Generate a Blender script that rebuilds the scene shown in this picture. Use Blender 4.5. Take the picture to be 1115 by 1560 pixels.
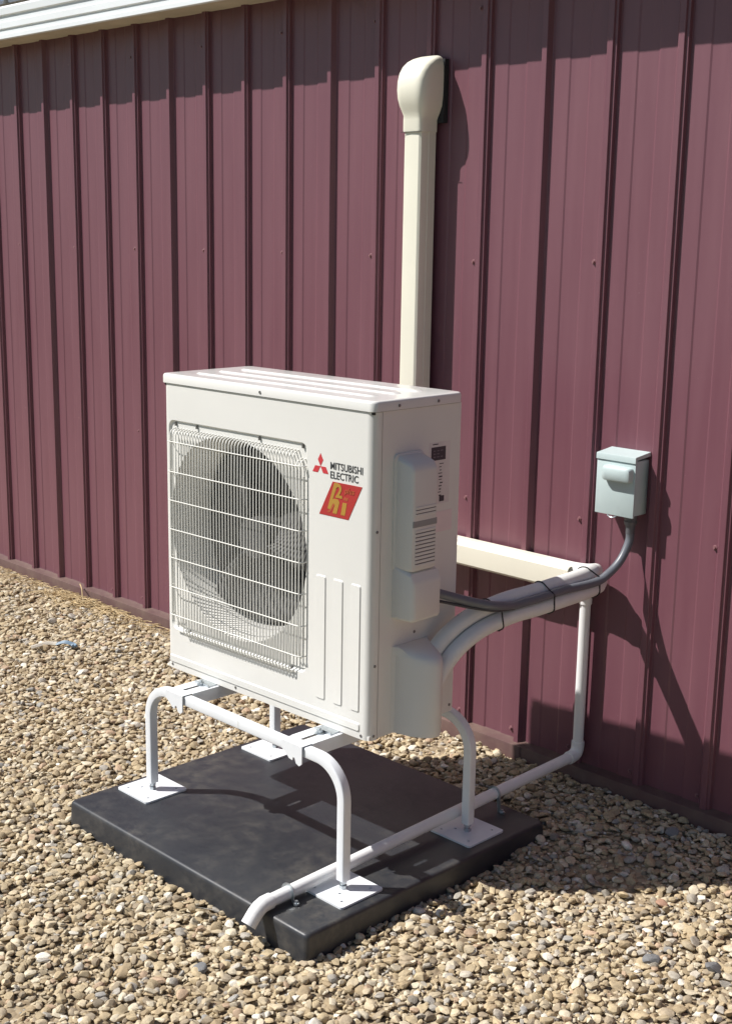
import bpy, bmesh, math, random
import numpy as np
from mathutils import Vector, Matrix, noise

for o in list(bpy.data.objects):
    bpy.data.objects.remove(o)
sc = bpy.context.scene
col = sc.collection
random.seed(7)
R = math.radians

# ------------------------------------------------------------------ camera
cam_d = bpy.data.cameras.new('camera')
cam = bpy.data.objects.new('camera', cam_d)
col.objects.link(cam)
cam_d.sensor_fit = 'VERTICAL'
cam_d.sensor_height = 24.0
cam_d.lens = 24.0 * 1987.94 / 1560.0
cam_d.clip_start = 0.05
cam_d.clip_end = 2000.0
rx_ = Vector((0.70180887, 0.71219125, 0.01574585))
up_ = -Vector((0.15940411, -0.13546044, -0.97787566))
fw_ = Vector((-0.69430155, 0.68879176, -0.20859355))
m = Matrix((rx_, up_, -fw_)).transposed().to_4x4()
m.translation = Vector((2.26008, -3.17356, 1.69619))
cam.matrix_world = m
sc.camera = cam

# ------------------------------------------------------------------ light
SUN = Vector((0.633, 0.633, -1.049)).normalized()          # direction the light travels
elev = math.asin(-SUN.z)
w = bpy.data.worlds.new('World')
sc.world = w
w.use_nodes = True
nt = w.node_tree
nt.nodes.clear()
sky = nt.nodes.new('ShaderNodeTexSky')
sky.sky_type = 'NISHITA'
sky.sun_disc = False
sky.sun_elevation = elev
sky.sun_rotation = math.atan2(-SUN.x, -SUN.y)
sky.air_density = 1.0
sky.dust_density = 0.6
bg = nt.nodes.new('ShaderNodeBackground')
bg.inputs['Strength'].default_value = 0.056
wo = nt.nodes.new('ShaderNodeOutputWorld')
nt.links.new(sky.outputs[0], bg.inputs[0])
nt.links.new(bg.outputs[0], wo.inputs[0])
sd = bpy.data.lights.new('sun', 'SUN')
sd.energy = 5.0
sd.angle = R(0.55)
sd.color = (1.0, 0.965, 0.925)
sun = bpy.data.objects.new('sun', sd)
col.objects.link(sun)
sun.rotation_euler = SUN.to_track_quat('-Z', 'Y').to_euler()
sun.location = (-6, -6, 9)
sc.view_settings.view_transform = 'Standard'
sc.view_settings.look = 'None'
sc.view_settings.exposure = 0.36
sc.view_settings.gamma = 1.0
sc.view_settings.use_curve_mapping = False
sc.cycles.max_bounces = 6
sc.cycles.diffuse_bounces = 4
sc.cycles.glossy_bounces = 3
sc.cycles.use_adaptive_sampling = True
sc.cycles.adaptive_threshold = 0.02

# ------------------------------------------------------------------ materials
def new_mat(name):
    mt = bpy.data.materials.new(name)
    mt.use_nodes = True
    t = mt.node_tree
    b = t.nodes['Principled BSDF']
    return mt, t, b

def lin(c):
    return tuple(((v / 255.0) / 12.92 if v / 255.0 <= 0.04045 else ((v / 255.0 + 0.055) / 1.055) ** 2.4) for v in c)

def coords(t, scale=(1, 1, 1), obj=True):
    tc = t.nodes.new('ShaderNodeTexCoord')
    mp = t.nodes.new('ShaderNodeMapping')
    mp.inputs['Scale'].default_value = scale
    t.links.new(tc.outputs['Object'], mp.inputs[0])
    return mp.outputs[0]

def noise_n(t, vec, scale, detail=4, rough=0.55):
    n = t.nodes.new('ShaderNodeTexNoise')
    n.inputs['Scale'].default_value = scale
    n.inputs['Detail'].default_value = detail
    n.inputs['Roughness'].default_value = rough
    t.links.new(vec, n.inputs['Vector'])
    return n.outputs['Fac']

def ramp(t, fac, stops):
    r = t.nodes.new('ShaderNodeValToRGB')
    cr = r.color_ramp
    while len(cr.elements) < len(stops):
        cr.elements.new(0.5)
    for e, (p, c) in zip(cr.elements, stops):
        e.position = p
        e.color = (*c, 1) if len(c) == 3 else c
    t.links.new(fac, r.inputs[0])
    return r.outputs[0]

def mix(t, fac, a, b, mode='MIX'):
    n = t.nodes.new('ShaderNodeMix')
    n.data_type = 'RGBA'
    n.blend_type = mode
    for sock, v in ((n.inputs[0], fac), (n.inputs[6], a), (n.inputs[7], b)):
        if isinstance(v, (int, float)):
            sock.default_value = v
        elif isinstance(v, tuple):
            sock.default_value = (*v, 1) if len(v) == 3 else v
        else:
            t.links.new(v, sock)
    return n.outputs[2]

def bump(t, b, h, strength=0.2, dist=0.01):
    n = t.nodes.new('ShaderNodeBump')
    n.inputs['Strength'].default_value = strength
    n.inputs['Distance'].default_value = dist
    t.links.new(h, n.inputs['Height'])
    t.links.new(n.outputs[0], b.inputs['Normal'])

def simple(name, c, rough=0.5, metal=0.0, var=0.08, nscale=9.0, bumps=0.0, bscale=300.0, spec=0.5, dirt=None, coat=0.0, stretch=(1, 1, 1)):
    """plain paint / plastic / metal with slight blotchy variation of tone and gloss"""
    mt, t, b = new_mat(name)
    v = coords(t, stretch)
    n1 = noise_n(t, v, nscale, 5, 0.6)
    lo = tuple(x * (1 - var) for x in c)
    hi = tuple(min(1, x * (1 + var * 0.6)) for x in c)
    cc = ramp(t, n1, [(0.3, lo), (0.7, hi)])
    if dirt:
        dn = noise_n(t, v, nscale * 3.1, 8, 0.7)
        dm = ramp(t, dn, [(0.56, (0, 0, 0)), (0.78, (dirt[1],) * 3)])
        cc = mix(t, dm, cc, dirt[0])
    t.links.new(cc, b.inputs['Base Color'])
    rr = ramp(t, noise_n(t, v, nscale * 2.3, 4), [(0.3, (max(0.03, rough - 0.07),) * 3), (0.7, (min(1, rough + 0.07),) * 3)])
    t.links.new(rr, b.inputs['Roughness'])
    b.inputs['Metallic'].default_value = metal
    b.inputs['Specular IOR Level'].default_value = spec
    b.inputs['Coat Weight'].default_value = coat
    if bumps:
        bump(t, b, noise_n(t, v, bscale, 3), bumps, 0.001)
    return mt

M = {}
# maroon wall sheet: faded paint, faint vertical streaks
mt, t, b = new_mat('maroon_steel')
v = coords(t, (1, 1, 0.06))
s1 = noise_n(t, v, 22, 6, 0.6)
v2 = coords(t)
s2 = noise_n(t, v2, 1.3, 4, 0.6)
c1 = ramp(t, s1, [(0.32, (0.150, 0.055, 0.074)), (0.68, (0.174, 0.068, 0.087))])
c2 = mix(t, ramp(t, s2, [(0.35, (0, 0, 0)), (0.7, (0.30, 0.30, 0.30))]), c1, (0.182, 0.080, 0.102))
sp = noise_n(t, v2, 160, 2, 0.5)
c3 = mix(t, ramp(t, sp, [(0.74, (0, 0, 0)), (0.80, (0.35, 0.35, 0.35))]), c2, (0.34, 0.25, 0.25))
t.links.new(c3, b.inputs['Base Color'])
t.links.new(ramp(t, s1, [(0.3, (0.36,) * 3), (0.7, (0.46,) * 3)]), b.inputs['Roughness'])
b.inputs['Specular IOR Level'].default_value = 0.6
bump(t, b, noise_n(t, coords(t, (1, 1, 0.25)), 9, 3), 0.10, 0.01)
M['maroon'] = mt
# base trim: same paint, dusty towards nothing in particular, splashed with soil
mt, t, b = new_mat('maroon_trim_dusty')
v2 = coords(t)
d1 = noise_n(t, v2, 14, 7, 0.65)
c = mix(t, ramp(t, d1, [(0.38, (0.15,) * 3), (0.72, (0.75,) * 3)]), (0.095, 0.043, 0.045), (0.17, 0.115, 0.088))
t.links.new(c, b.inputs['Base Color'])
b.inputs['Roughness'].default_value = 0.6
M['trim'] = mt
M['white_fascia'] = simple('white_fascia', (0.80, 0.83, 0.84), 0.45, var=0.05, nscale=3)
M['soffit'] = simple('soffit_board', (0.62, 0.56, 0.44), 0.8, var=0.15, nscale=6)
M['roof'] = simple('roof_steel', (0.45, 0.46, 0.47), 0.45, 0.2)
M['casing'] = simple('ivory_casing', (0.745, 0.735, 0.695), 0.42, var=0.018, nscale=2.5, dirt=((0.60, 0.56, 0.49), 0.10), coat=0.08)
M['casing_trim'] = simple('grey_white_plastic', (0.69, 0.68, 0.645), 0.5, var=0.03, nscale=5)
M['guard'] = simple('guard_wire_coating', (0.74, 0.73, 0.68), 0.45, var=0.03)
M['lid'] = simple('ivory_lid', (0.745, 0.735, 0.70), 0.22, var=0.018, nscale=2.5, coat=0.35)
M['dark_gap'] = simple('dark_gap', (0.03, 0.03, 0.03), 0.7)
M['fan'] = simple('fan_plastic', (0.070, 0.069, 0.068), 0.75, var=0.08)
M['coil'] = simple('coil_fins', (0.075, 0.074, 0.072), 0.6, 0.1, var=0.2, nscale=60, stretch=(4, 4, 0.2))
M['red_print'] = simple('red_print', (0.55, 0.045, 0.055), 0.45, var=0.04)
M['black_print'] = simple('black_print', (0.045, 0.045, 0.05), 0.5, var=0.05)
M['badge_red'] = simple('badge_red', (0.41, 0.038, 0.036), 0.35, var=0.05)
M['badge_gold'] = simple('badge_gold', (0.42, 0.235, 0.045), 0.35, var=0.06)
M['badge_orange'] = simple('badge_orange', (0.41, 0.095, 0.04), 0.35, var=0.06)
M['label_dark'] = simple('label_dark', (0.05, 0.045, 0.055), 0.4)
M['label_pale'] = simple('label_pale', (0.80, 0.68, 0.68), 0.5)
M['stand'] = simple('white_powder_coat', (0.76, 0.78, 0.80), 0.38, var=0.03, dirt=((0.5, 0.48, 0.44), 0.18), bumps=0.03)
M['zinc'] = simple('zinc_bolt', (0.52, 0.56, 0.58), 0.32, 0.9, var=0.15, nscale=60)
M['screw'] = simple('screw_steel', (0.25, 0.24, 0.23), 0.4, 0.7)
M['hole'] = simple('hole_black', (0.02, 0.02, 0.02), 0.9)
M['pvc'] = simple('white_pvc', (0.80, 0.80, 0.79), 0.35, var=0.03, dirt=((0.5, 0.46, 0.40), 0.2))
M['duct'] = simple('cream_duct', (0.80, 0.772, 0.645), 0.4, var=0.03, nscale=4)
M['duct_dark'] = simple('black_gasket', (0.02, 0.02, 0.022), 0.8)
M['foam'] = simple('pale_pipe_insulation', (0.74, 0.74, 0.71), 0.55, var=0.05, nscale=18, bumps=0.1, bscale=90)
M['tie'] = simple('black_nylon', (0.015, 0.015, 0.017), 0.45)
M['conduit'] = simple('grey_conduit', (0.135, 0.145, 0.165), 0.38, var=0.06)
M['wire'] = simple('black_cable', (0.05, 0.05, 0.055), 0.5)
M['box'] = simple('grey_green_enamel', (0.49, 0.585, 0.58), 0.36, var=0.03, nscale=12, dirt=((0.32, 0.33, 0.32), 0.2))
M['fitting'] = simple('grey_fitting', (0.11, 0.11, 0.12), 0.5)
# black pad: faded, dusty plastic
mt, t, b = new_mat('black_pad_plastic')
v = coords(t)
d1 = noise_n(t, v, 3.2, 6, 0.62)
d2 = noise_n(t, v, 26, 8, 0.72)
base = ramp(t, d1, [(0.3, (0.0165, 0.0190, 0.0245)), (0.72, (0.0265, 0.0290, 0.0350))])
dm = mix(t, 1.0, ramp(t, d1, [(0.42, (0,) * 3), (0.66, (1,) * 3)]), ramp(t, d2, [(0.42, (0,) * 3), (0.72, (0.55,) * 3)]), 'MULTIPLY')
t.links.new(mix(t, dm, base, (0.14, 0.125, 0.10)), b.inputs['Base Color'])
t.links.new(ramp(t, d2, [(0.3, (0.40,) * 3), (0.7, (0.56,) * 3)]), b.inputs['Roughness'])
b.inputs['Specular IOR Level'].default_value = 0.6
bump(t, b, d2, 0.12, 0.003)
M['pad'] = mt
# gravel stones: tint comes from the stone itself
mt, t, b = new_mat('river_gravel')
at = t.nodes.new('ShaderNodeAttribute')
at.attribute_type = 'INSTANCER'
at.attribute_name = 'tint'
v = coords(t)
n1 = noise_n(t, v, 1.6, 5, 0.65)
n2 = noise_n(t, v, 9.0, 4, 0.7)
k = ramp(t, n1, [(0.3, (0.74, 0.73, 0.72)), (0.7, (1.16, 1.15, 1.12))])
c = mix(t, 1.0, at.outputs['Color'], k, 'MULTIPLY')
k2 = ramp(t, n2, [(0.35, (0.82, 0.80, 0.77)), (0.65, (1.08, 1.08, 1.08))])
c = mix(t, 0.8, c, k2, 'MULTIPLY')
t.links.new(c, b.inputs['Base Color'])
b.inputs['Roughness'].default_value = 0.72
b.inputs['Specular IOR Level'].default_value = 0.3
bump(t, b, n2, 0.25, 0.08)
M['gravel'] = mt
# soil and fines under and beyond the gravel, then added grass
mt, t, b = new_mat('ground_soil_and_gravel')
v = coords(t)
vo = t.nodes.new('ShaderNodeTexVoronoi')
vo.inputs['Scale'].default_value = 55
t.links.new(v, vo.inputs['Vector'])
hs = t.nodes.new('ShaderNodeSeparateColor')
t.links.new(vo.outputs['Color'], hs.inputs[0])
sc_ = ramp(t, hs.outputs[0], [(0.0, (0.19, 0.14, 0.09)), (0.35, (0.28, 0.215, 0.135)), (0.7, (0.36, 0.285, 0.185)), (1.0, (0.46, 0.39, 0.28))])
n1 = noise_n(t, v, 3.0, 6, 0.6)
c = mix(t, ramp(t, n1, [(0.35, (0,) * 3), (0.7, (0.5,) * 3)]), sc_, (0.26, 0.195, 0.12))
sx = t.nodes.new('ShaderNodeSeparateXYZ')
tcg = t.nodes.new('ShaderNodeTexCoord')
t.links.new(tcg.outputs['Object'], sx.inputs[0])
ad = t.nodes.new('ShaderNodeMath'); ad.operation = 'MULTIPLY_ADD'
ad.inputs[1].default_value = 0.5
t.links.new(noise_n(t, v, 2.2, 6, 0.7), ad.inputs[0]); t.links.new(sx.outputs['Y'], ad.inputs[2])
edge = t.nodes.new('ShaderNodeMapRange')
edge.inputs['From Min'].default_value = -2.30; edge.inputs['From Max'].default_value = -2.20
edge.inputs['To Min'].default_value = 1.0; edge.inputs['To Max'].default_value = 0.0
t.links.new(ad.outputs[0], edge.inputs['Value'])
added_grass = ramp(t, noise_n(t, v, 40, 8, 0.8), [(0.3, (0.022, 0.034, 0.010)), (0.7, (0.060, 0.080, 0.026))])  # unseen dark grass past the gravel, added to lower the bounce light
c = mix(t, edge.outputs['Result'], c, added_grass)
t.links.new(c, b.inputs['Base Color'])
b.inputs['Roughness'].default_value = 0.9
inv = t.nodes.new('ShaderNodeMath')
inv.operation = 'SUBTRACT'
inv.inputs[0].default_value = 1.0
t.links.new(vo.outputs['Distance'], inv.inputs[1])
bump(t, b, inv.outputs[0], 0.7, 0.012)
M['soil'] = mt
M['grey_stone'] = simple('grey_stone', (0.20, 0.20, 0.20), 0.7, var=0.45, nscale=55, bumps=0.5, bscale=120)
M['white_stone'] = simple('white_stone', (0.62, 0.57, 0.48), 0.7, var=0.15, nscale=45, bumps=0.3, bscale=120)
M['tan_stone'] = simple('tan_stone', (0.40, 0.31, 0.19), 0.7, var=0.2, nscale=40, bumps=0.4, bscale=120)
M['red_stone'] = simple('red_stone', (0.36, 0.21, 0.14), 0.7, var=0.2, nscale=40, bumps=0.4, bscale=120)
M['straw'] = simple('straw', (0.50, 0.37, 0.19), 0.7, var=0.3, nscale=30)
M['litter'] = simple('blue_plastic_film', (0.15, 0.235, 0.32), 0.5, var=0.25, nscale=30)

# ------------------------------------------------------------------ builders
def link(o, parent=None):
    col.objects.link(o)
    if parent is not None:
        o.parent = parent
    return o

def obj(name, bm, mat, parent=None, smooth=None, loc=None):
    me = bpy.data.meshes.new(name)
    bmesh.ops.recalc_face_normals(bm, faces=bm.faces)
    bm.to_mesh(me)
    bm.free()
    me.materials.append(M[mat] if isinstance(mat, str) else mat)
    if smooth is not None:
        me.polygons.foreach_set('use_smooth', [True] * len(me.polygons))
        me.set_sharp_from_angle(angle=R(smooth))
    o = link(bpy.data.objects.new(name, me), parent)
    if loc is not None:
        o.location = loc
    return o

def empty(name, loc=(0, 0, 0), rz=0.0):
    o = bpy.data.objects.new(name, None)
    o.empty_display_size = 0.05
    o.location = loc
    o.rotation_euler = (0, 0, rz)
    return link(o)

def tag(o, label=None, cat=None, group=None, kind=None):
    if label:
        o['label'] = label
    if cat:
        o['category'] = cat
    if group:
        o['group'] = group
    if kind:
        o['kind'] = kind
    return o

def dup(o, parent=None, loc=None, rot=None):
    c = link(o.copy(), parent)
    if loc is not None:
        c.location = loc
    if rot is not None:
        c.rotation_euler = rot
    return c

def box(bm, x0, x1, y0, y1, z0, z1, bev=0.0, seg=2):
    mtx = Matrix.Translation(((x0 + x1) / 2, (y0 + y1) / 2, (z0 + z1) / 2)) @ Matrix.Diagonal((x1 - x0, y1 - y0, z1 - z0, 1))
    r = bmesh.ops.create_cube(bm, size=1, matrix=mtx)
    if bev:
        es = list({e for v_ in r['verts'] for e in v_.link_edges})
        bmesh.ops.bevel(bm, geom=es, offset=bev, segments=seg, affect='EDGES', profile=0.5)
    return bm

def cyl(bm, p0, p1, r0, r1=None, seg=16):
    p0, p1 = Vector(p0), Vector(p1)
    d = p1 - p0
    q = d.to_track_quat('Z', 'Y').to_matrix().to_4x4()
    mtx = Matrix.Translation((p0 + p1) / 2) @ q
    bmesh.ops.create_cone(bm, cap_ends=True, segments=seg, radius1=r0, radius2=r0 if r1 is None else r1, depth=d.length, matrix=mtx)

def spline(pts, n=10):
    P = [Vector(p) for p in pts]
    P = [P[0] * 2 - P[1]] + P + [P[-1] * 2 - P[-2]]
    out = []
    for i in range(1, len(P) - 2):
        a, b_, c_, d_ = P[i - 1:i + 3]
        for k_ in range(n):
            s = k_ / n
            out.append(0.5 * ((2 * b_) + (c_ - a) * s + (2 * a - 5 * b_ + 4 * c_ - d_) * s * s + (3 * b_ - a - 3 * c_ + d_) * s ** 3))
    out.append(P[-2])
    return out

def sweep(bm, pts, prof, up=Vector((0, 0, 1)), caps=True, closed=True):
    """sweep a list of (u, v) along a path with a transported frame"""
    pts = [Vector(p) for p in pts]
    n = len(pts)
    tang = []
    for i in range(n):
        a = pts[max(0, i - 1)]
        b_ = pts[min(n - 1, i + 1)]
        tang.append((b_ - a).normalized())
    side = tang[0].cross(up)
    if side.length < 1e-3:
        side = tang[0].cross(Vector((1, 0, 0)))
    side.normalize()
    rings = []
    for i in range(n):
        if i:
            q = tang[i - 1].rotation_difference(tang[i])
            side = q @ side
        side = (side - tang[i] * side.dot(tang[i])).normalized()
        u2 = side.cross(tang[i])
        rings.append([bm.verts.new(pts[i] + side * a + u2 * c_) for a, c_ in prof])
    k_ = len(prof)
    for i in range(n - 1):
        for j in range(k_ if closed else k_ - 1):
            j2 = (j + 1) % k_
            bm.faces.new((rings[i][j], rings[i][j2], rings[i + 1][j2], rings[i + 1][j]))
    if caps and closed:
        bm.faces.new(rings[0])
        bm.faces.new(list(reversed(rings[-1])))
    return rings

def circle(r, n=14):
    return [(r * math.cos(2 * math.pi * i / n), r * math.sin(2 * math.pi * i / n)) for i in range(n)]

def rrect(w_, h_, r, k_=3):
    out = []
    for cx, cy, a0 in ((w_ / 2 - r, h_ / 2 - r, 0), (-w_ / 2 + r, h_ / 2 - r, 90), (-w_ / 2 + r, -h_ / 2 + r, 180), (w_ / 2 - r, -h_ / 2 + r, 270)):
        for i in range(k_ + 1):
            a = R(a0 + 90 * i / k_)
            out.append((cx + r * math.cos(a), cy + r * math.sin(a)))
    return out

def loft(bm, rings, caps=True, closed=True):
    V = [[bm.verts.new(p) for p in r] for r in rings]
    k_ = len(V[0])
    for i in range(len(V) - 1):
        for j in range(k_ if closed else k_ - 1):
            j2 = (j + 1) % k_
            bm.faces.new((V[i][j], V[i][j2], V[i + 1][j2], V[i + 1][j]))
    if caps:
        bm.faces.new(V[0])
        bm.faces.new(list(reversed(V[-1])))
    return V

def plate_with_holes(bm, outer, holes, to3):
    """planar fill between loops of 2-D points"""
    es = []
    loops = []
    for lp in [outer] + holes:
        vs = [bm.verts.new(to3(*p)) for p in lp]
        loops.append(vs)
        for i in range(len(vs)):
            es.append(bm.edges.new((vs[i], vs[(i + 1) % len(vs)])))
    bmesh.ops.triangle_fill(bm, edges=es, use_beauty=True, use_dissolve=False)
    return loops

# ------------------------------------------------------------------ terrain
def ground_z(x, y):
    s = min(1.0, max(0.0, (y + 0.75) / 0.75))
    s = s * s * (3 - 2 * s)
    z = 0.050 * s
    z += 0.010 * noise.noise(Vector((x * 1.7, y * 1.7, 3.1))) + 0.005 * noise.noise(Vector((x * 5, y * 5, 9.2)))
    return z

bm = bmesh.new()
xs = [-400, -120, -40, -15, -8] + [-6 + 0.1 * i for i in range(91)] + [5, 12, 40, 120, 400]
ys = [-400, -120, -40, -15, -8, -5] + [-3.5 + 0.1 * i for i in range(36)] + [0.3, 3, 12, 40, 120, 400]
grid = [[bm.verts.new((x, y, (ground_z(x, y) - 0.009) if (-7 < x < 4 and -4 < y < 0.2) else (0.02 if y > 0.2 else -0.016))) for x in xs] for y in ys]
for j in range(len(ys) - 1):
    for i in range(len(xs) - 1):
        bm.faces.new((grid[j][i], grid[j][i + 1], grid[j + 1][i + 1], grid[j + 1][i]))
tag(obj('ground', bm, 'soil', smooth=60), kind='structure')

# ------------------------------------------------------------------ barn wall
RX, SP = -3.1791, 0.2286            # first rib shoulder, rib spacing
ZB, ZT = 0.094, 2.500
HR = 0.019
barn = empty('metal_building', (0, 0, 0))
tag(barn, 'maroon ribbed steel building wall with white eave overhead', 'building')

def rib_profile(lap):
    """x relative to the right shoulder of the rib top"""
    left = [(-0.0330, 0.0), (-0.0315, -0.001), (-0.0200, -HR + 0.001), (-0.0185, -HR), (-0.0012, -HR), (0.0, -HR + 0.0012)]
    if lap:
        return left + [(0.0070, -0.0020), (0.0085, -0.0008), (0.0100, 0.0)]
    return left + [(0.0016, -0.0132), (0.0024, -0.0124), (0.0082, -0.0120), (0.0090, -0.0112), (0.0112, -0.0006), (0.0122, 0.0)]

PAN = [(0.069, 0.0), (0.0745, 0.0022), (0.138, 0.0022), (0.1435, 0.0)]   # shallow stiffener between ribs
def panel_mesh(name, n_rib):
    pts = []
    for i in range(n_rib + 1):
        first, last = i == 0, i == n_rib
        rp = rib_profile(first or last)
        if first:
            rp = rp[3:]                  # the neighbour's sheet laps over here
        if last:
            rp = [(x, y + 0.0006) for x, y in rp[:6]]
        pts += [(i * SP + x, y) for x, y in rp]
        if not last:
            pts += [(i * SP + x, y) for x, y in PAN]
    bm = bmesh.new()
    zs = [ZB, 0.5, 1.2, 1.9, ZT]
    V = [[bm.verts.new((x, y, z)) for x, y in pts] for z in zs]
    for a in range(len(zs) - 1):
        for j in range(len(pts) - 1):
            bm.faces.new((V[a][j], V[a][j + 1], V[a + 1][j + 1], V[a + 1][j]))
    return bm
p0 = obj('wall_panel', panel_mesh('wall_panel', 4), 'maroon', barn, smooth=12)
LAPS = [1 + 4 * k_ for k_ in range(-7, 9)]
p0.location = (RX + LAPS[0] * SP, 0, 0)
for i in LAPS[1:]:
    dup(p0, barn, (RX + i * SP, 0, 0))
WX0, WX1 = RX + LAPS[0] * SP, RX + (LAPS[-1] + 4) * SP

# inner wall so that the building is solid behind the sheets
bm = bmesh.new()
box(bm, WX0, WX1, 0.012, 0.12, 0.0, 2.52)
obj('inner_wall', bm, 'soffit', barn)

# base flashing in lengths that overlap
def flashing(x0, x1, dy):
    bm = bmesh.new()
    pr = [(0.006, 0.1000), (-0.004, 0.0965), (-0.0225, 0.0925), (-0.0335, 0.0900), (-0.0348, 0.0870), (-0.0330, -0.02)]
    V = [[bm.verts.new((x, y + dy, z)) for y, z in pr] for x in (x0, (x0 + x1) / 2, x1)]
    for a in range(2):
        for j in range(len(pr) - 1):
            bm.faces.new((V[a][j], V[a][j + 1], V[a + 1][j + 1], V[a + 1][j]))
    return obj('base_flashing', bm, 'trim', barn, smooth=25)
flashing(WX0, -3.25, 0.0)
flashing(-3.27, -0.186, -0.0012)
flashing(-0.20, 2.85, 0.0012)
flashing(2.83, WX1, 0.0)

# screws with washers
bm = bmesh.new()
cyl(bm, (0, 0, 0), (0, -0.0022, 0), 0.0075, 0.0065, 10)
cyl(bm, (0, -0.0022, 0), (0, -0.0075, 0), 0.0042, 0.0038, 6)
scr = None
for row, z in enumerate((0.126, 0.865, 1.622, 2.375)):
    for i in range(-12, 22):
        if row != 0 and (i % 2):
            continue
        x = RX + i * SP - 0.043 + random.uniform(-0.004, 0.004)
        if not (-4.6 < x < 1.6):
            continue
        zz = z + random.uniform(-0.008, 0.008)
        if scr is None:
            scr = obj('panel_screw', bm, simple('painted_screw', (0.24, 0.12, 0.13), 0.3), barn, smooth=30, loc=(x, 0, zz))
        else:
            dup(scr, barn, (x, 0, zz))

# eave: soffit, fascia made of stepped profile, roof sheet
bm = bmesh.new()
box(bm, WX0, WX1, -0.160, 0.02, 2.492, 2.510)
sof = obj('soffit', bm, 'soffit', barn)
bm = bmesh.new()
pr = [(-0.160, 2.481), (-0.168, 2.481), (-0.172, 2.484), (-0.172, 2.500), (-0.169, 2.502), (-0.169, 2.520), (-0.175, 2.524), (-0.175, 2.548),
      (-0.172, 2.551), (-0.172, 2.572), (-0.180, 2.577), (-0.182, 2.604), (-0.176, 2.612), (-0.160, 2.612)]
V = [[bm.verts.new((x, y, z)) for y, z in pr] for x in (WX0, WX1)]
for j in range(len(pr)):
    j2 = (j + 1) % len(pr)
    bm.faces.new((V[0][j], V[0][j2], V[1][j2], V[1][j]))
bm.faces.new(V[0]); bm.faces.new(V[1])
obj('fascia', bm, 'white_fascia', barn, smooth=20)
bm = bmesh.new()
for k_ in range(int((WX1 - WX0) / SP)):
    x = WX0 + k_ * SP
    sec = [(x, 0.0), (x + 0.176, 0.0), (x + 0.190, 0.019), (x + 0.214, 0.019), (x + SP, 0.0)]
    for (xa, ha), (xb, hb) in zip(sec[:-1], sec[1:]):
        q = [(xa, -0.168, 2.624 + ha), (xb, -0.168, 2.624 + hb), (xb, 4.0, 3.72 + hb), (xa, 4.0, 3.72 + ha)]
        bm.faces.new([bm.verts.new(p) for p in q])
bmesh.ops.remove_doubles(bm, verts=bm.verts, dist=1e-4)
obj('roof', bm, 'roof', barn)

# ------------------------------------------------------------------ pad
PT = 0.069
PX0, PX1, PY0, PY1 = -0.850, 0.179, -1.284, -0.372
bm = bmesh.new()
rings = []
for z, off in ((-0.010, 0.0), (0.057, 0.002), (0.0640, 0.0035), (0.0678, 0.0065), (PT, 0.0115)):
    r_ = 0.014
    rings.append([((PX0 + PX1) / 2 + u, (PY0 + PY1) / 2 + v_, z) for u, v_ in rrect(PX1 - PX0 - 2 * off + 0.004, PY1 - PY0 - 2 * off + 0.004, r_, 4)])
loft(bm, rings)
tag(obj('equipment_pad', bm, 'pad', smooth=50), 'black plastic equipment pad lying on the gravel under the white stand', 'pad')

# ------------------------------------------------------------------ stand
stand = empty('equipment_stand', ((-0.742 + 0.076) / 2, -0.83, PT))
tag(stand, 'white tubular steel stand with four square feet carrying the outdoor unit', 'stand')
S0 = Vector(stand.location)
AX0, AX1, RZ, TB = -0.742, 0.076, 0.4005, 0.027
def arch(y):
    pts = [(AX0, y, 0.098), (AX0, y, 0.2)]
    rad = 0.092
    for i in range(0, 13):
        a = R(180 - 90 * i / 12)
        pts.append((AX0 + rad + rad * math.cos(a), y, RZ - rad + rad * math.sin(a)))
    for i in range(0, 13):
        a = R(90 - 90 * i / 12)
        pts.append((AX1 - rad + rad * math.cos(a), y, RZ - rad + rad * math.sin(a)))
    pts += [(AX1, y, 0.2), (AX1, y, 0.098)]
    return [Vector(p) - S0 for p in pts]
for y in (-1.067, -0.590):
    bm = bmesh.new()
    sweep(bm, arch(y), rrect(TB, TB, 0.004, 3), up=Vector((0, 1, 0)))
    a_ = obj('arch_tube', bm, 'stand', stand, smooth=40)
    bm = bmesh.new()      # sleeve joint half-way along the rail
    sweep(bm, [Vector((-0.325, y, RZ)) - S0, Vector((-0.3225, y, RZ)) - S0], rrect(TB + 0.0008, TB + 0.0008, 0.004, 3), up=Vector((0, 1, 0)))
    obj('joint_line', bm, 'casing_trim', a_)
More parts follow.
